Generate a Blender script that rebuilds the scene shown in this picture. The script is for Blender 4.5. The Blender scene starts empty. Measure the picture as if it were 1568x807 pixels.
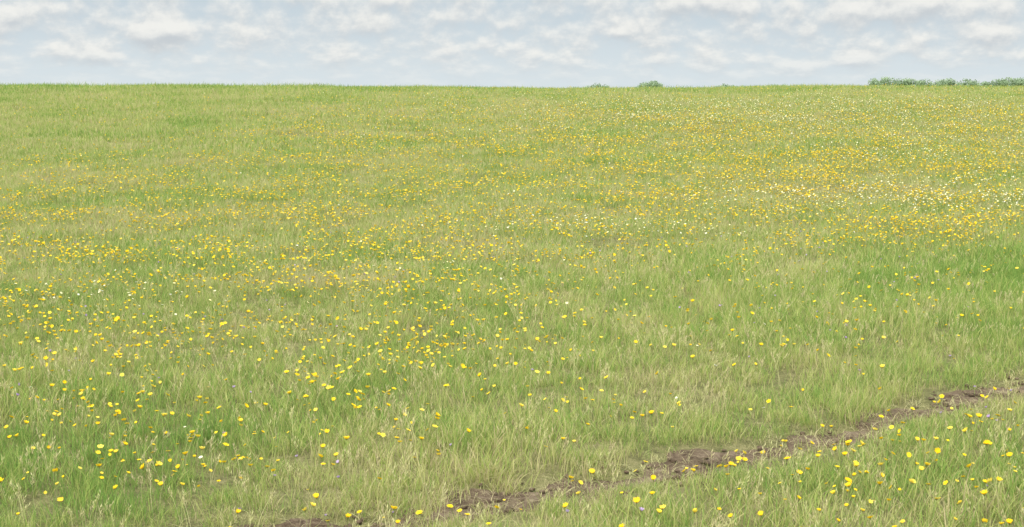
import bpy, bmesh, math, numpy as np
from mathutils import Vector
rng = np.random.default_rng(7)
scene = bpy.context.scene
scene.view_settings.view_transform = 'Standard'
scene.view_settings.look = 'None'
scene.view_settings.exposure = 0

# ------------------------------------------------------------------ helpers
_tab = np.random.default_rng(3).random((256, 256))
def vnoise(x, y):
    xi = np.floor(x).astype(int); yi = np.floor(y).astype(int)
    fx = x - xi; fy = y - yi
    fx = fx*fx*(3-2*fx); fy = fy*fy*(3-2*fy)
    a = _tab[xi % 256, yi % 256]; b = _tab[(xi+1) % 256, yi % 256]
    c = _tab[xi % 256, (yi+1) % 256]; d = _tab[(xi+1) % 256, (yi+1) % 256]
    return (a*(1-fx)+b*fx)*(1-fy) + (c*(1-fx)+d*fx)*fy
def fbm(x, y, o=4):
    s = 0; a = .5; t = 0
    for i in range(o):
        s = s + a*vnoise(x*2**i+17.3*i, y*2**i+5.1*i); t += a; a *= .55
    return s/t
def sstep(a, b, v):
    t = np.clip((v-a)/(b-a), 0, 1); return t*t*(3-2*t)
def g(x, y, cx, cy, sx, sy):
    return np.exp(-((x-cx)/sx)**2-((y-cy)/sy)**2)

TRACK = np.array([(-14,-1.5),(-8,2.4),(-4,4.6),(-1.6,5.8),(-.42,6.38),(-.13,6.64),(.28,6.94),(.55,7.12),(1.01,7.38),(1.70,7.88),
                  (2.06,8.12),(2.46,8.57),(3.0,9.02),(3.38,9.3),(5,10.5),(8,12.9),(14,17),(24,23)])
def track_dist(x, y):
    best = np.full(np.shape(x), 1e9)
    for a, b in zip(TRACK[:-1], TRACK[1:]):
        d = b-a; L2 = (d**2).sum()
        t = np.clip(((x-a[0])*d[0]+(y-a[1])*d[1])/L2, 0, 1)
        best = np.minimum(best, np.hypot(x-a[0]-t*d[0], y-a[1]-t*d[1]))
    return best

def height(x, y):
    x = np.asarray(x, float); y = np.asarray(y, float)
    up = sstep(15, 65, y)
    z = 1.67*up
    crest = .05*g(x, 0, -19, 0, 9, 1) - .08*g(x, 0, 3, 0, 6, 1) + .05*g(x, 0, 15, 0, 6, 1) - .06*g(x,0,9.5,0,2,1)
    z = z + crest*up
    z = z - 6.7*sstep(70, 330, y) - .007*np.maximum(y-330, 0)
    near = np.exp(-((y-20)/80)**2)
    z = z + .07*(fbm(x*.35, y*.35, 3)-.5)*near + .035*(fbm(x*1.7+9, y*1.7, 2)-.5)*near
    z = z - .05*np.exp(-(track_dist(x, y)/.25)**2)
    return z

def new_obj(name, verts, faces, mat=None, smooth=True, fattr=None):
    me = bpy.data.meshes.new(name)
    me.from_pydata([tuple(v) for v in verts], [], [tuple(f) for f in faces])
    if fattr:
        for k, v in fattr.items():
            at = me.attributes.new(k, 'FLOAT', 'POINT'); at.data.foreach_set('value', np.asarray(v, np.float32))
    if smooth: me.polygons.foreach_set('use_smooth', [True]*len(me.polygons))
    me.update()
    ob = bpy.data.objects.new(name, me)
    if mat: me.materials.append(mat)
    return ob
def link(ob): scene.collection.objects.link(ob); return ob

class NT:
    def __init__(s, nt): s.nt = nt
    def n(s, t, **k):
        nd = s.nt.nodes.new(t)
        for a, b in k.items(): setattr(nd, a, b)
        return nd
    def l(s, a, b): s.nt.links.new(a, b)
    def m(s, op, a, b=None, c=None, clamp=False):
        nd = s.n('ShaderNodeMath', operation=op); nd.use_clamp = clamp
        for i, v in enumerate((a, b, c)):
            if v is None: continue
            if isinstance(v, (int, float)): nd.inputs[i].default_value = v
            else: s.l(v, nd.inputs[i])
        return nd.outputs[0]
    def mr(s, v, a, b, c=0., d=1., smooth=True):
        nd = s.n('ShaderNodeMapRange'); nd.interpolation_type = 'SMOOTHSTEP' if smooth else 'LINEAR'
        s.l(v, nd.inputs[0])
        for i, q in enumerate((a, b, c, d)): nd.inputs[i+1].default_value = q
        return nd.outputs[0]
    def mix(s, f, a, b, blend='MIX'):
        nd = s.n('ShaderNodeMix', data_type='RGBA', blend_type=blend)
        for i, v in ((0, f), (6, a), (7, b)):
            if isinstance(v, (int, float)): nd.inputs[i].default_value = v
            elif isinstance(v, tuple): nd.inputs[i].default_value = (*v, 1)
            else: s.l(v, nd.inputs[i])
        return nd.outputs[2]
    def ramp(s, f, stops):
        nd = s.n('ShaderNodeValToRGB'); cr = nd.color_ramp
        while len(cr.elements) < len(stops): cr.elements.new(.5)
        for e, (p, c) in zip(cr.elements, stops): e.position = p; e.color = (*c, 1)
        s.l(f, nd.inputs[0]); return nd.outputs[0]
def newmat(name):
    m = bpy.data.materials.new(name); m.use_nodes = True; m.node_tree.nodes.clear(); return m, NT(m.node_tree)

def leafy(name, colfn, trans=.35):
    m, t = newmat(name)
    col = colfn(t)
    d = t.n('ShaderNodeBsdfDiffuse'); tr = t.n('ShaderNodeBsdfTranslucent')
    t.l(col, d.inputs[0]); t.l(col, tr.inputs[0])
    a = t.n('ShaderNodeMixShader'); a.inputs[0].default_value = trans
    t.l(d.outputs[0], a.inputs[1]); t.l(tr.outputs[0], a.inputs[2])
    o = t.n('ShaderNodeOutputMaterial'); t.l(a.outputs[0], o.inputs[0])
    return m

# ------------------------------------------------------------------ materials
TONE = [(0, (.175,.30,.065)), (.28, (.30,.40,.095)), (.55, (.43,.46,.14)), (.78, (.55,.52,.22)), (1, (.52,.43,.24))]
def noise(t, vec, sc, det=4, rough=.6):
    nd = t.n('ShaderNodeTexNoise'); nd.inputs['Scale'].default_value = sc; nd.inputs['Detail'].default_value = det
    nd.inputs['Roughness'].default_value = rough; t.l(vec, nd.inputs['Vector']); return nd.outputs['Fac']
def grass_col(t):
    tone = t.n('ShaderNodeAttribute', attribute_type='INSTANCER', attribute_name='tone').outputs['Fac']
    tint = t.n('ShaderNodeAttribute', attribute_name='tint').outputs['Fac']
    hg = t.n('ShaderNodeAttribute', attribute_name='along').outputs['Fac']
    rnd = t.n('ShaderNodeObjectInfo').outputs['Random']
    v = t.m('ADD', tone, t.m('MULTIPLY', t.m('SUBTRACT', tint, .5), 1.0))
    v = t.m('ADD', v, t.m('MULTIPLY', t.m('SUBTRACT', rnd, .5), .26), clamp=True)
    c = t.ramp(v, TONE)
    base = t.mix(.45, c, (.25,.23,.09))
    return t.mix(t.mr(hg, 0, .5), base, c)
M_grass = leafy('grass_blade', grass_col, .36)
def straw_col(t):
    tint = t.n('ShaderNodeAttribute', attribute_name='tint').outputs['Fac']
    return t.ramp(tint, [(0, (.44,.46,.17)), (.5, (.62,.58,.29)), (1, (.54,.46,.25))])
M_straw = leafy('dry_grass', straw_col, .3)
def petal(cs):
    def f(t):
        r = t.n('ShaderNodeObjectInfo').outputs['Random']
        c = t.ramp(r, cs)
        tint = t.n('ShaderNodeAttribute', attribute_name='tint').outputs['Fac']
        return t.mix(t.m('MULTIPLY', tint, .5), c, (.88,.45,.01))
    return f
M_yel = leafy('yellow_petal', petal([(0, (.86,.58,.02)), (.6, (.89,.65,.04)), (1, (.88,.71,.12))]), .25)
M_cream = leafy('cream_petal', petal([(0, (.84,.82,.58)), (.4, (.84,.78,.36)), (1, (.86,.85,.74))]), .25)
def pur(t): return t.ramp(t.n('ShaderNodeObjectInfo').outputs['Random'], [(0, (.45,.30,.52)), (1, (.60,.48,.62))])
M_pur = leafy('purple_petal', pur, .25)
def stemc(t): return t.ramp(t.n('ShaderNodeObjectInfo').outputs['Random'], [(0, (.24,.32,.08)), (1, (.34,.34,.14))])
M_stem = leafy('flower_stem', stemc, .2)

# ground
M_ground, t = newmat('meadow_soil_and_thatch')
pos = t.n('ShaderNodeNewGeometry').outputs['Position']
n1 = noise(t, pos, .25); n2 = noise(t, pos, 9, 5, .75); n3 = noise(t, pos, 90, 3, .75)
f = t.m('ADD', t.m('MULTIPLY', n1, .2), t.m('ADD', t.m('MULTIPLY', n2, .4), t.m('MULTIPLY', n3, .4)))
c = t.ramp(f, [(.40, (.11,.105,.045)), (.49, (.22,.21,.08)), (.6, (.38,.33,.16))])
b = t.n('ShaderNodeBsdfPrincipled'); b.inputs['Roughness'].default_value = .95; b.inputs['Specular IOR Level'].default_value = .1
t.l(c, b.inputs['Base Color'])
bp = t.n('ShaderNodeBump'); bp.inputs['Strength'].default_value = 1.; bp.inputs['Distance'].default_value = .05
t.l(t.m('ADD', n2, t.m('MULTIPLY', n3, .6)), bp.inputs['Height']); t.l(bp.outputs[0], b.inputs['Normal'])
t.l(b.outputs[0], t.n('ShaderNodeOutputMaterial').inputs[0])
# dirt
M_dirt, t = newmat('bare_brown_soil')
pos = t.n('ShaderNodeNewGeometry').outputs['Position']
n1 = noise(t, pos, 5, 6, .7); n2 = noise(t, pos, 45, 5, .75)
c = t.ramp(t.m('ADD', t.m('MULTIPLY', n1, .5), t.m('MULTIPLY', n2, .5)), [(.38, (.075,.05,.03)), (.5, (.17,.12,.076)), (.66, (.36,.28,.18))])
b = t.n('ShaderNodeBsdfPrincipled'); b.inputs['Roughness'].default_value = .95; b.inputs['Specular IOR Level'].default_value = .1
t.l(c, b.inputs['Base Color'])
bp = t.n('ShaderNodeBump'); bp.inputs['Strength'].default_value = 1; bp.inputs['Distance'].default_value = .03
t.l(n2, bp.inputs['Height']); t.l(bp.outputs[0], b.inputs['Normal'])
t.l(b.outputs[0], t.n('ShaderNodeOutputMaterial').inputs[0])
def leafc(t):
    tint = t.n('ShaderNodeAttribute', attribute_name='tint').outputs['Fac']
    return t.ramp(tint, [(0, (.18,.26,.15)), (.5, (.26,.35,.20)), (1, (.35,.43,.27))])  # leaf greens paled and greyed: aerial haze is put into the colour
M_leaf = leafy('hazed_tree_foliage', leafc, .3)
M_bark, t = newmat('bark')
b = t.n('ShaderNodeBsdfPrincipled'); pos = t.n('ShaderNodeNewGeometry').outputs['Position']
t.l(t.ramp(noise(t, pos, 3), [(.3, (.10,.08,.06)), (.7, (.22,.19,.15))]), b.inputs['Base Color']); b.inputs['Roughness'].default_value = .9
t.l(b.outputs[0], t.n('ShaderNodeOutputMaterial').inputs[0])

# ------------------------------------------------------------------ ground
def axis(segs):
    out = [segs[0][0]]
    for a, b_, st in segs:
        n = max(1, int(round((b_-a)/st))); out += list(np.linspace(a, b_, n+1)[1:])
    return np.array(out)
ax = axis([(-4000,-1000,500),(-1000,-200,80),(-200,-50,10),(-50,-12,1),(-12,-6,.2),(-6,8,.07),(8,14,.2),(14,50,1),(50,200,10),(200,1000,80),(1000,4000,500)])
ay = axis([(-1500,-100,200),(-100,-10,6),(-10,4,.3),(4,14,.07),(14,30,.2),(30,80,.6),(80,400,8),(400,1200,80),(1200,6000,600)])
X, Y = np.meshgrid(ax, ay); Z = height(X, Y)
nx, ny = len(ax), len(ay)
V = np.stack([X.ravel(), Y.ravel(), Z.ravel()], 1)
I = np.arange(nx*ny).reshape(ny, nx)
F = np.stack([I[:-1,:-1].ravel(), I[:-1,1:].ravel(), I[1:,1:].ravel(), I[1:,:-1].ravel()], 1)
link(new_obj('ground', V.tolist(), F.tolist(), M_ground))

# ------------------------------------------------------------------ dirt track with clods
seg = np.hypot(*np.diff(TRACK, axis=0).T); cum = np.r_[0, np.cumsum(seg)]
s = np.arange(0, cum[-1], .03)
cx = np.interp(s, cum, TRACK[:,0]); cy = np.interp(s, cum, TRACK[:,1])
k = np.ones(15)/15
cx[7:-7] = np.convolve(cx, k, 'valid'); cy[7:-7] = np.convolve(cy, k, 'valid')
tx, ty = np.gradient(cx), np.gradient(cy); L = np.hypot(tx, ty); px_, py_ = -ty/L, tx/L
W = 13; vs = []
wl = .05+.60*np.clip(fbm(s*3.1, s*0+3, 5)-.28, 0, 1); wr = .05+.60*np.clip(fbm(s*3.1, s*0+8, 5)-.28, 0, 1)
for j in range(W):
    q = j/(W-1)*2-1
    off = np.where(q < 0, q*wl, q*wr)
    x = cx+px_*off; y = cy+py_*off
    zz = height(x, y)+.006+.04*(fbm(x*14, y*14, 3)-.42)*(1-q*q) - (.02 if abs(q) == 1 else 0)
    vs.append(np.stack([x, y, zz], 1))
vs = np.stack(vs, 1); n = len(s)
VV = vs.reshape(-1, 3).tolist(); I = np.arange(n*W).reshape(n, W)
FF = np.stack([I[:-1,:-1].ravel(), I[1:,:-1].ravel(), I[1:,1:].ravel(), I[:-1,1:].ravel()], 1).tolist()
bm = bmesh.new(); bmesh.ops.create_icosphere(bm, subdivisions=2, radius=1)
iv = np.array([v.co[:] for v in bm.verts]); ifc = [[v.index for v in f_.verts] for f_ in bm.faces]; bm.free()
for i in range(5200):
    q = rng.integers(n); o = rng.normal()*.12; x = cx[q]+px_[q]*o; y = cy[q]+py_[q]*o
    if not(3 < y < 16): continue
    r = .003+.018*rng.random()**3
    sc = r*(1+.6*(rng.random((len(iv),1))-.5))*np.array([1, rng.uniform(.7,1.2), rng.uniform(.45,.75)])
    p = iv*sc+np.array([x, y, float(height(x, y))+r*.3+.006]); o0 = len(VV)
    VV += p.tolist(); FF += [[a+o0 for a in f_] for f_ in ifc]
link(new_obj('dirt_track', VV, FF, M_dirt))

# ------------------------------------------------------------------ vegetation pieces
def blades(nb, rad, h0, h1, w, lean=.45, segs=4, hbias=1., tintf=None, flat=0.):
    vs, fs, ti, al = [], [], [], []
    for i in range(nb):
        a = rng.uniform(0, 6.283); r = rad*math.sqrt(rng.random())
        bx, by = r*math.cos(a), r*math.sin(a)
        da = rng.uniform(0, 6.283); H = h0+(h1-h0)*rng.random()**hbias
        ln = lean*rng.uniform(.2, 1.3)+flat; face = rng.uniform(0, 6.283); ww = w*rng.uniform(.6, 1.3)
        tn = tintf() if tintf else rng.random(); o = len(vs)
        for k_ in range(segs+1):
            u = k_/segs; d = ln*H*u**1.9; z = H*u*(1-.35*ln*u)
            if flat: z = min(z, .03+.3*z)
            x = bx+math.cos(da)*d; y = by+math.sin(da)*d
            hw = ww*.5*(1-u**1.6)*(.75+.5*min(u*3, .5))
            if k_ < segs:
                vs += [(x-math.cos(face)*hw, y-math.sin(face)*hw, z-.01), (x+math.cos(face)*hw, y+math.sin(face)*hw, z-.01)]
                ti += [tn]*2; al += [u]*2
            else: vs.append((x, y, z-.01)); ti.append(tn); al.append(u)
        for k_ in range(segs-1):
            p = o+2*k_; fs.append((p, p+1, p+3, p+2))
        p = o+2*(segs-1); fs.append((p, p+1, p+2))
    return vs, fs, ti, al
def stalks(nb, rad, h0, h1, w, head):
    vs, fs, ti, al = [], [], [], []
    for i in range(nb):
        a = rng.uniform(0, 6.283); r = rad*math.sqrt(rng.random()); bx, by = r*math.cos(a), r*math.sin(a)
        da = rng.uniform(0, 6.283); H = rng.uniform(h0, h1); ln = rng.uniform(.05, .45); tn = rng.random(); o = len(vs)
        face = rng.uniform(0, 6.283)
        P = lambda u: (bx+math.cos(da)*ln*H*u*u, by+math.sin(da)*ln*H*u*u, H*u)
        for k_ in range(5):
            x, y, z = P(k_/4); hw = w*.5*(1-.5*k_/4)
            vs += [(x-math.cos(face)*hw, y-math.sin(face)*hw, z), (x+math.cos(face)*hw, y+math.sin(face)*hw, z)]; ti += [tn]*2; al += [1]*2
        for k_ in range(4): p = o+2*k_; fs.append((p, p+1, p+3, p+2))
        for q in range(head):                # spikelets
            u = .8+.24*q/head; x, y, z = P(u); fa = q*2.4+face; l_ = .012*rng.uniform(.8, 1.6); ww = .003
            dx, dy = math.cos(fa), math.sin(fa); o = len(vs)
            vs += [(x, y, z), (x+dx*l_*.5-dy*ww, y+dy*l_*.5+dx*ww, z+l_*.7), (x+dx*l_*.7, y+dy*l_*.7, z+l_*1.5), (x+dx*l_*.5+dy*ww, y+dy*l_*.5-dx*ww, z+l_*.7)]
            fs.append((o, o+1, o+2, o+3)); ti += [min(1, tn+.15)]*4; al += [1]*4
    return vs, fs, ti, al
def flower(npet, R, cup, H, cR, mat, ptint=0.):
    vs, fs, ti, mi = [], [], [], []
    lx, ly = rng.uniform(-.2, .2)*H, rng.uniform(-.2, .2)*H
    for k_ in range(4):
        u = k_/3; r = .0016*(1-.2*u)
        for q in range(3):
            a = q*2.094; vs.append((lx*u*u+r*math.cos(a), ly*u*u+r*math.sin(a), H*u)); ti.append(0)
    for k_ in range(3):
        for q in range(3):
            p = k_*3; fs.append((p+q, p+(q+1) % 3, p+3+(q+1) % 3, p+3+q)); mi.append(1)
    tilt = rng.uniform(.05, .6); ta = rng.uniform(0, 6.283)
    def put(x, y, z):
        z2 = z + tilt*(x*math.cos(ta)+y*math.sin(ta)); return (lx+x, ly+y, H+z2)
    for q in range(npet):
        a = q/npet*6.283+rng.uniform(-.1, .1); Rq = R*rng.uniform(.8, 1.12); hw = math.pi*R/npet*.9; o = len(vs); ca, sa = math.cos(a), math.sin(a)
        for rr, w_, zz in ((.12, .35, 0), (.6, 1., .5), (.95, .75, 1.0)):
            for sg in (-1, 1):
                x = Rq*rr*ca - sg*hw*w_*sa; y = Rq*rr*sa + sg*hw*w_*ca
                vs.append(put(x, y, cup*R*zz*rr+.001*(q % 2))); ti.append(ptint)
        vs.append(put(Rq*1.03*ca, Rq*1.03*sa, cup*R*.95)); ti.append(ptint)
        fs += [(o, o+1, o+3, o+2), (o+2, o+3, o+5, o+4), (o+4, o+5, o+6)]; mi += [0, 0, 0]
    o = len(vs); vs.append(put(0, 0, cR*.9)); ti.append(.9)
    for q in range(8):
        a = q/8*6.283; vs.append(put(cR*math.cos(a), cR*math.sin(a), cup*cR*.3+.002)); ti.append(.75)
    for q in range(8): fs.append((o, o+1+q, o+1+(q+1) % 8)); mi.append(0)
    o = len(vs); vs.append(put(0, 0, -.009)); ti.append(0)
    for q in range(6):
        a = q/6*6.283; vs.append(put(R*.42*math.cos(a), R*.42*math.sin(a), cup*R*.12-.001)); ti.append(0)
    for q in range(6): fs.append((o, o+1+(q+1) % 6, o+1+q)); mi.append(1)
    return vs, fs, ti, mi
def pcoll(name): return bpy.data.collections.new(name)
def add_piece(coll, name, data, mat):
    vs, fs, ti, al = data
    ob = new_obj(name, vs, fs, mat, True, {'tint': ti, 'along': al}); coll.objects.link(ob)
def add_flower(coll, name, data, mat):
    vs, fs, ti, mi = data
    ob = new_obj(name, vs, fs, mat, False, {'tint': ti}); ob.data.materials.append(M_stem)
    ob.data.polygons.foreach_set('material_index', mi); coll.objects.link(ob)

def scatter(name, coll, x, y, idx, rot, scl, tone, dz=0.):
    z = height(x, y)+dz
    me = bpy.data.meshes.new(name); me.vertices.add(len(x))
    me.vertices.foreach_set('co', np.stack([x, y, z], 1).astype(np.float32).ravel())
    a = me.attributes.new('idx', 'INT', 'POINT'); a.data.foreach_set('value', idx.astype(np.int32))
    a = me.attributes.new('rot', 'FLOAT_VECTOR', 'POINT'); a.data.foreach_set('vector', rot.astype(np.float32).ravel())
    a = me.attributes.new('scl', 'FLOAT', 'POINT'); a.data.foreach_set('value', scl.astype(np.float32))
    a = me.attributes.new('tone', 'FLOAT', 'POINT'); a.data.foreach_set('value', tone.astype(np.float32))
    ob = link(bpy.data.objects.new(name, me))
    ng = bpy.data.node_groups.new(name+'_scatter', 'GeometryNodeTree')
    ng.interface.new_socket('Geometry', in_out='INPUT', socket_type='NodeSocketGeometry')
    ng.interface.new_socket('Geometry', in_out='OUTPUT', socket_type='NodeSocketGeometry')
    N = ng.nodes; gi = N.new('NodeGroupInput'); go = N.new('NodeGroupOutput')
    ci = N.new('GeometryNodeCollectionInfo'); ci.inputs['Collection'].default_value = coll
    ci.inputs['Separate Children'].default_value = True; ci.inputs['Reset Children'].default_value = True
    ip = N.new('GeometryNodeInstanceOnPoints'); ip.inputs['Pick Instance'].default_value = True
    def na(nm, ty):
        q = N.new('GeometryNodeInputNamedAttribute'); q.data_type = ty; q.inputs['Name'].default_value = nm
        return [o for o in q.outputs if o.enabled and o.name == 'Attribute'][0]
    Lk = ng.links.new
    Lk(gi.outputs[0], ip.inputs['Points']); Lk(ci.outputs[0], ip.inputs['Instance'])
    Lk(na('idx', 'INT'), ip.inputs['Instance Index']); Lk(na('rot', 'FLOAT_VECTOR'), ip.inputs['Rotation']); Lk(na('scl', 'FLOAT'), ip.inputs['Scale'])
    Lk(ip.outputs[0], go.inputs[0])
    md = ob.modifiers.new('scatter', 'NODES'); md.node_group = ng
    print(name, len(x))

# ------------------------------------------------------------------ where things grow
def sample(y0, y1, dens, slope=.42, margin=2.3):
    xm = slope*y1+margin
    n2_ = int(dens*2*xm*(y1-y0))
    x = rng.uniform(-xm, xm, n2_); y = rng.uniform(y0, y1, n2_)
    k_ = np.abs(x) < slope*y+margin
    return x[k_], y[k_]
def tone_map(x, y):
    v = .45 + .60*(fbm(x*.45+40, y*.3+11, 4)-.5) + .70*(fbm(x*2.2+3, y*1.6+31, 3)-.5)
    v -= .34*g(x,y,4.6,15.4,1.5,1.2)+.16*g(x,y,2.8,13.2,1.6,1.4)+.30*g(x,y,-2.7,13.4,1.,.5)+.14*g(x,y,-2.1,7.,1.1,.9)
    v -= .30*g(x,y,2.8,7.6,.55,.6)+.15*g(x,y,-.35,9.3,.9,1.)+.2*g(x,y,-6.,23,2,2)+.10*g(x,y,3,11,2,1)
    v += .55*g(x,y,-1.7,14.1,.75,.3)+.45*g(x,y,2.7,23.5,1.2,.6)+.45*g(x,y,5.9,24.6,1.4,.7)+.4*g(x,y,-5.1,14.3,.5,.4)+.3*g(x,y,6,20,1.5,.5)
    v += .12*g(x,y,-.9,6.9,.9,.5)+.3*g(x,y,-1.2,17.5,1.5,.5)+.3*g(x,y,.2,16.2,.8,.3)
    v -= .07*sstep(-2,-9,x)*sstep(22,34,y)
    v += .07*sstep(14,26,y)
    v -= .22*sstep(54,63,y)
    return np.clip(v, 0, 1)
def bare(x, y):
    td = track_dist(x, y); w = -.04+.46*fbm(x*3.2+2, y*3.2+7, 4)
    w = np.maximum(w*(.5+.5*sstep(-.4, .8, x)), .015)
    return 1-sstep(w*.7, w*1.5, td)
def rots(n_, tilt=.2):
    return np.stack([rng.normal(0, tilt, n_), rng.normal(0, tilt, n_), rng.uniform(0, 6.283, n_)], 1)

cn = pcoll('grass_tufts_fine')
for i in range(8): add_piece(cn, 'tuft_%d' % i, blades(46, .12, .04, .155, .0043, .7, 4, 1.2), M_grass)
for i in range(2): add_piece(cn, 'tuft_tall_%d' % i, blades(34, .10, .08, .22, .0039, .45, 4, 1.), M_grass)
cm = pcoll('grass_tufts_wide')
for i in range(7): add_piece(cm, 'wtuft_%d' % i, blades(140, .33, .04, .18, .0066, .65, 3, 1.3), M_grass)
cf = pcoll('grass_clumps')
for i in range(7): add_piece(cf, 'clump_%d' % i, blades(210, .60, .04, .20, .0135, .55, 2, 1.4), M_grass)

def grow(name, coll, ni, y0, y1, dens, smin=.7, smax=1.2, tilt=.1, verge=0):
    x, y = sample(y0, y1, dens)
    if verge:                                  # short turf knitting the track edges together
        qv = rng.integers(0, n, verge); ov = rng.normal(0, .34, verge)
        xv, yv = cx[qv]+px_[qv]*ov, cy[qv]+py_[qv]*ov; kk = (yv > 3.5) & (yv < 14)
        x, y = np.r_[x, xv[kk]], np.r_[y, yv[kk]]
    b_ = bare(x, y); k_ = rng.random(len(x)) > b_*.96; x, y, b_ = x[k_], y[k_], b_[k_]
    p = fbm(x*.9+71, y*.9+13, 3); sc = (smin+(smax-smin)*np.clip((p-.25)*2, 0, 1))*rng.uniform(.7, 1.3, len(x))
    sc *= 1-.45*np.exp(-(track_dist(x, y+.12)/.38)**2)
    tn = tone_map(x, y); sc *= 1-.15*np.clip(tn-.6, 0, 1)*2
    sc *= 1+.65*sstep(50, 62, y)*rng.random(len(x))**3*(1+.6*g(x, 0, -16, 0, 12, 1))
    scatter(name, coll, x, y, rng.integers(0, ni, len(x)), rots(len(x), tilt), sc, np.clip(tn+.12*b_, 0, 1))
grow('meadow_grass', cn, 10, 3.5, 15, 84, verge=3200)
grow('meadow_grass.001', cm, 7, 14.8, 32, 17, .75, 1.15, .05)
grow('meadow_grass.002', cf, 7, 31.5, 78, 5.6, .75, 1.15, .03)

cs = pcoll('dry_stalks')
for i in range(6): add_piece(cs, 'stalk_%d' % i, stalks(5, .10, .14, .26, .0026, 8), M_straw)
for i in range(2): add_piece(cs, 'thatch_%d' % i, blades(16, .09, .08, .2, .003, 1.1, 3, 1., None, .4), M_straw)
x, y = sample(3.5, 66, 22)
wgt = np.where(y < 15, 1, np.where(y < 35, .55, .3))*(.25+1.1*fbm(x*.6+5, y*.6+90, 3))*(.3+tone_map(x, y))
k_ = (rng.random(len(x)) < wgt) & (bare(x, y) < .5); x, y = x[k_], y[k_]
scatter('dry_grass_stalks', cs, x, y, rng.integers(0, 8, len(x)), rots(len(x), .15), rng.uniform(.65, 1.05, len(x)), tone_map(x, y))
q = rng.integers(0, n, 3400); o = rng.normal(0, .24, 3400); x = cx[q]+px_[q]*o; y = cy[q]+py_[q]*o; k_ = (y > 3) & (y < 17); x, y = x[k_], y[k_]
cl = pcoll('litter')
for i in range(3): add_piece(cl, 'litter_%d' % i, blades(7, .07, .05, .13, .0030, 1.3, 3, 1., None, .8), M_straw)
scatter('dead_grass_litter', cl, x, y, rng.integers(0, 3, len(x)), rots(len(x), .1), rng.uniform(.5, 1.0, len(x)), tone_map(x, y), .012)

# flowers
def fdens(x, y):
    v = 9+0*x
    v += 36*g(x,y,-2.9,9.0,2.1,2.8)+15*g(x,y,-.8,8.6,1.7,1.9)+34*g(x,y,-3.8,14.5,3.6,3.)+32*g(x,y,-.4,13.1,2.0,2.4)+36*g(x,y,3,21,6,4.5)+26*g(x,y,8,26,7,7)
    v += 24*g(x,y,1,30,9,8)+18*g(x,y,11,38,9,9)+10*g(x,y,1.2,6.9,1.6,.8)+26*g(x,y,-5,20,4.5,4)+38*g(x,y,6,18.4,4.5,1.7)
    v *= 1-.6*g(x,y,3.6,12.9,2.4,2.2)
    v *= 1-.84*sstep(-4,-9,x)*sstep(25,34,y)
    v *= 1-.7*sstep(42,56,y)
    p = np.clip((fbm(x*1.1+100, y*.9+60, 4)-.34)*4.2, .2, 1.9)
    return v*p*1.75*(1-.85*bare(x, y))
def pick(y0, y1, fn, mx):
    x, y = sample(y0, y1, mx); k_ = rng.random(len(x))*mx < fn(x, y); return x[k_], y[k_]
cy_ = pcoll('yellow_heads')
for i in range(12): add_flower(cy_, 'yhead_%d' % i, flower(11, rng.uniform(.0115, .0158), rng.uniform(.15, .9), rng.uniform(.14, .23), .0046, M_yel), M_yel)
x, y = pick(3.5, 66, fdens, 170)
scatter('yellow_wildflowers', cy_, x, y, rng.integers(0, 12, len(x)), rots(len(x), .2), rng.uniform(.6, 1.12, len(x))*(1+.008*np.clip(y-10, 0, 30)), tone_map(x, y))
def cdens(x, y):
    v = 120*g(x,y,7.2,22.4,3.6,1.5)+55*g(x,y,1.3,18.6,1.6,.9)+50*g(x,y,-1.4,15.1,1.3,.6)+45*g(x,y,-3.6,12.7,1.4,.7)+50*g(x,y,9,42,8,8)+40*g(x,y,10,27,5,5)+.4
    return v*np.clip((fbm(x*1.6+10, y*1.3+6, 3)-.33)*4, .1, 1.6)*(1-bare(x, y))
cc = pcoll('cream_heads')
for i in range(5): add_flower(cc, 'chead_%d' % i, flower(9, rng.uniform(.0105, .0135), .3, rng.uniform(.16, .235), .003, M_cream), M_cream)
x, y = pick(3.5, 60, cdens, 150)
scatter('cream_wildflowers', cc, x, y, rng.integers(0, 5, len(x)), rots(len(x), .3), rng.uniform(.7, 1.15, len(x))*(1+.010*np.clip(y-13, 0, 35)), tone_map(x, y))
cp = pcoll('purple_heads')
for i in range(4): add_flower(cp, 'phead_%d' % i, flower(7, .009, 1.1, rng.uniform(.13, .2), .003, M_pur), M_pur)
x, y = pick(3.5, 18, lambda x, y: 2.2*np.clip((fbm(x*1.1+33, y*1.1+2, 3)-.4)*5, 0, 2), 6)
scatter('purple_clover', cp, x, y, rng.integers(0, 4, len(x)), rots(len(x), .3), rng.uniform(.7, 1.1, len(x)), tone_map(x, y))

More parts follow.
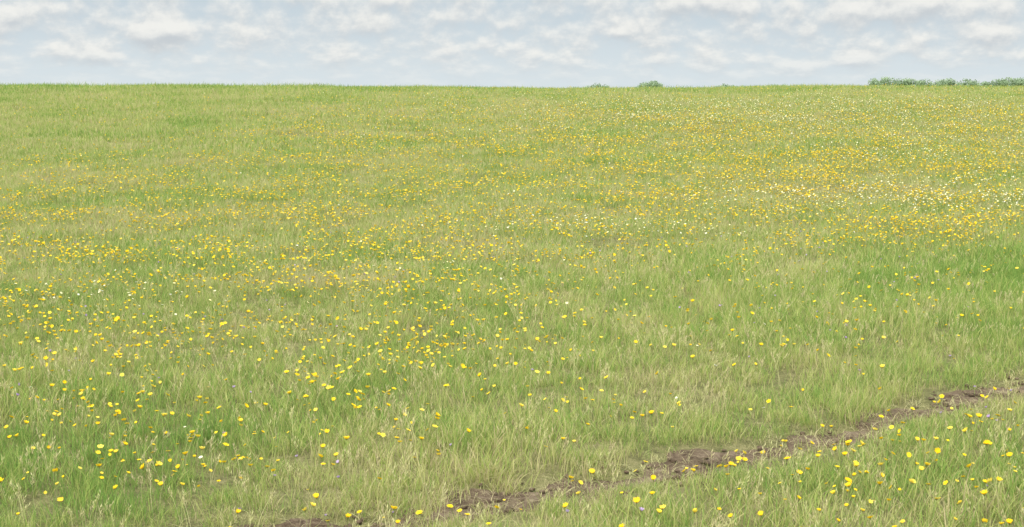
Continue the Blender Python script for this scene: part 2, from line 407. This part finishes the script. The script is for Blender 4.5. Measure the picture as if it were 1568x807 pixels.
# ------------------------------------------------------------------ distant trees (one mass)
TV, TF, TT, TM = [], [], [], []
def cyl(p0, p1, r0, r1, k_=6):
    p0, p1 = np.array(p0), np.array(p1); d = p1-p0; d = d/np.linalg.norm(d)
    a = np.cross(d, [.3, .9, .1]); a /= np.linalg.norm(a); b_ = np.cross(d, a); o = len(TV)
    for p, r in ((p0, r0), (p1, r1)):
        for q in range(k_):
            an = q/k_*6.283; TV.append(tuple(p+r*(math.cos(an)*a+math.sin(an)*b_))); TT.append(0)
    for q in range(k_): TF.append((o+q, o+(q+1) % k_, o+k_+(q+1) % k_, o+k_+q)); TM.append(1)
def tree(x, y, top, w):
    base = float(height(x, y)); H = top-base; c0 = np.array([x, y, base])
    cyl(c0-[0,0,.2], c0+[0,0,H*.45], .25, .16); lobes = []
    for i in range(9):
        a = rng.uniform(0, 6.283); r = w*.5*rng.uniform(.15, .8); z = H*rng.uniform(.5, .88)
        if i == 0: r = 0; z = H*.88
        c = c0+[math.cos(a)*r, math.sin(a)*r, z]; rr = min(w*.5*rng.uniform(.35, .6), H*1.0-z+.25); rr = max(rr, .5)
        cyl(c0+[0,0,H*.35], c, .1, .03, 4); lobes.append((c, rr))
    for c, rr in lobes:
        m_ = int(140*rr); u = rng.normal(size=(m_, 3)); u /= np.linalg.norm(u, axis=1)[:, None]
        R = rr*rng.uniform(.45, 1.15, (m_, 1)); P = c+u*R*np.array([1, 1, .8])
        for p, uu in zip(P, u):
            s_ = rng.uniform(.12, .26); a = rng.normal(size=3); a /= np.linalg.norm(a); b_ = np.cross(a, uu+.3*rng.normal(size=3)); b_ /= np.linalg.norm(b_)+1e-6
            o = len(TV); TV.extend([tuple(p-a*s_), tuple(p-b_*s_*.7), tuple(p+a*s_), tuple(p+b_*s_*.7)])
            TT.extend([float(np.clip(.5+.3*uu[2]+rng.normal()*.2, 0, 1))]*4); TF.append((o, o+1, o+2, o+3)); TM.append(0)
# (x, distance, crown-top height, crown width) in metres
D = 350
for px, py, w in [(1333,119,6),(1350,117,7),(1371,120,6),(1390,119,7),(1404,121,6),(1420,124,5),(1432,122,6),(1450,120,7),(1474,119,6),(1487,122,5),(1503,124,6),(1520,120,6),(1536,118,7),(1556,119,7),(1572,118,7),
                  (1595,120,7),(1630,122,7),(1665,121,7),(1720,122,8), (903,130,5),(914,127,6),(926,130,5),(985,125,6),(997,123,6),(1008,127,5),(1098,131,5),(1108,128,6),(1118,130,4),(880,133,5)]:
    yy = D+rng.uniform(-12, 12)
    tree((px-784)/2178*yy, yy, 2+(128-py)/2178*yy, w)
ob = link(new_obj('distant_trees', TV, TF, M_leaf, False, {'tint': TT})); ob.data.materials.append(M_bark); ob.data.polygons.foreach_set('material_index', TM)

# ------------------------------------------------------------------ light
sun_dir = Vector((-.45, -.60, 1.15)).normalized()
el = math.asin(sun_dir.z); az = math.atan2(sun_dir.x, sun_dir.y)
ld = bpy.data.lights.new('sun', 'SUN'); ld.energy = 4.0; ld.angle = math.radians(3.); ld.color = (1, .965, .91)
lo = link(bpy.data.objects.new('sun', ld)); lo.rotation_euler = sun_dir.to_track_quat('Z', 'Y').to_euler(); lo.location = (0, 0, 30)

w = bpy.data.worlds.new('World'); scene.world = w; w.use_nodes = True; w.node_tree.nodes.clear(); t = NT(w.node_tree)
sky = t.n('ShaderNodeTexSky', sky_type='NISHITA'); sky.sun_disc = False; sky.sun_elevation = el; sky.sun_rotation = az % (2*math.pi)
sep = t.n('ShaderNodeSeparateXYZ'); t.l(t.n('ShaderNodeTexCoord').outputs['Generated'], sep.inputs[0])
U = t.m('MULTIPLY', t.m('ARCTAN2', sep.outputs[0], sep.outputs[1]), 57.2958)
Vv = t.m('MULTIPLY', t.m('ARCSINE', sep.outputs[2]), 57.2958)
# cumulus banks: azimuth deg, elevation deg, half-size, strength
BL = [((60-784)/38, 2.75, 1.5, .45, .2), ((255-784)/38, 2.05, 2.1, .5, .27), ((172-784)/38, 1.05, .6, .25, .2), ((570-784)/38, 2.3, .9, .42, .22),
      ((690-784)/38, 2.65, .7, .35, .18), ((820-784)/38, 1.15, .6, .45, .18), ((948-784)/38, 2.05, .5, .28, .22), ((1050-784)/38, 3.1, 2.2, .35, .22),
      ((1290-784)/38, 2.75, 2.2, .45, .24), ((1430-784)/38, 3.0, 1.8, .4, .24), ((1100-784)/38, 1.05, 1., .35, .18), ((1250-784)/38, .8, 1.6, .3, .16), ((1450-784)/38, 1.9, 1.8, .3, .15),
      ((560-784)/38, 3.35, 4., .25, .16)]
def density(dv):
    v = t.m('ADD', Vv, dv)
    wv = t.m('MULTIPLY', t.m('LOGARITHM', t.m('MAXIMUM', t.m('ADD', v, 1.6), .2), 2.718), 3.4)
    cb = t.n('ShaderNodeCombineXYZ'); t.l(t.m('MULTIPLY', U, .62), cb.inputs[0]); t.l(wv, cb.inputs[1])
    n_ = t.n('ShaderNodeTexNoise'); n_.inputs['Scale'].default_value = 1.; n_.inputs['Detail'].default_value = 7; n_.inputs['Roughness'].default_value = .55
    t.l(cb.outputs[0], n_.inputs['Vector']); out = n_.outputs['Fac']
    for (bu, bv, su, sv, am) in BL:
        du = t.m('MULTIPLY', t.m('SUBTRACT', U, bu), 1/su); dd = t.m('MULTIPLY', t.m('SUBTRACT', v, bv), 1/sv)
        r2 = t.m('ADD', t.m('MULTIPLY', du, du), t.m('MULTIPLY', dd, dd))
        out = t.m('MULTIPLY_ADD', t.m('EXPONENT', t.m('MULTIPLY', r2, -1.)), am, out)
    return out
d0 = density(0.); d1 = density(.28)
mask = t.mr(d0, .34, .68)
shade = t.mr(t.m('SUBTRACT', d0, d1), -.24, .20)
base = t.mix(t.mr(Vv, 0, 3.2), (.68,.755,.79), (.57,.66,.72))
cloud = t.mix(shade, (.57,.61,.64), (.89,.885,.845))
lowc = t.mix(t.m('MULTIPLY', mask, t.mr(Vv, -.3, 1.5, .2, .92)), base, cloud)
# bright broken cloud overhead
gain = t.mr(Vv, 6, 20, 6.75, 20.)
cbn = t.n('ShaderNodeCombineXYZ')
for i in range(3): t.l(gain, cbn.inputs[i])
up = t.mix(1., lowc, cbn.outputs[0], 'MULTIPLY')
fin = t.mix(t.mr(Vv, 8, 30, 0, .25), up, sky.outputs[0])
bg = t.n('ShaderNodeBackground'); bg.inputs[1].default_value = .15; t.l(fin, bg.inputs[0])
t.l(bg.outputs[0], t.n('ShaderNodeOutputWorld').inputs[0])

# ------------------------------------------------------------------ camera
cd = bpy.data.cameras.new('camera'); cd.lens = 50; cd.sensor_width = 36; cd.clip_end = 20000; cd.clip_start = .1
co = link(bpy.data.objects.new('camera', cd)); co.location = (0, 0, 2.0); co.rotation_euler = (math.radians(90-7.2), 0, 0)
scene.camera = co
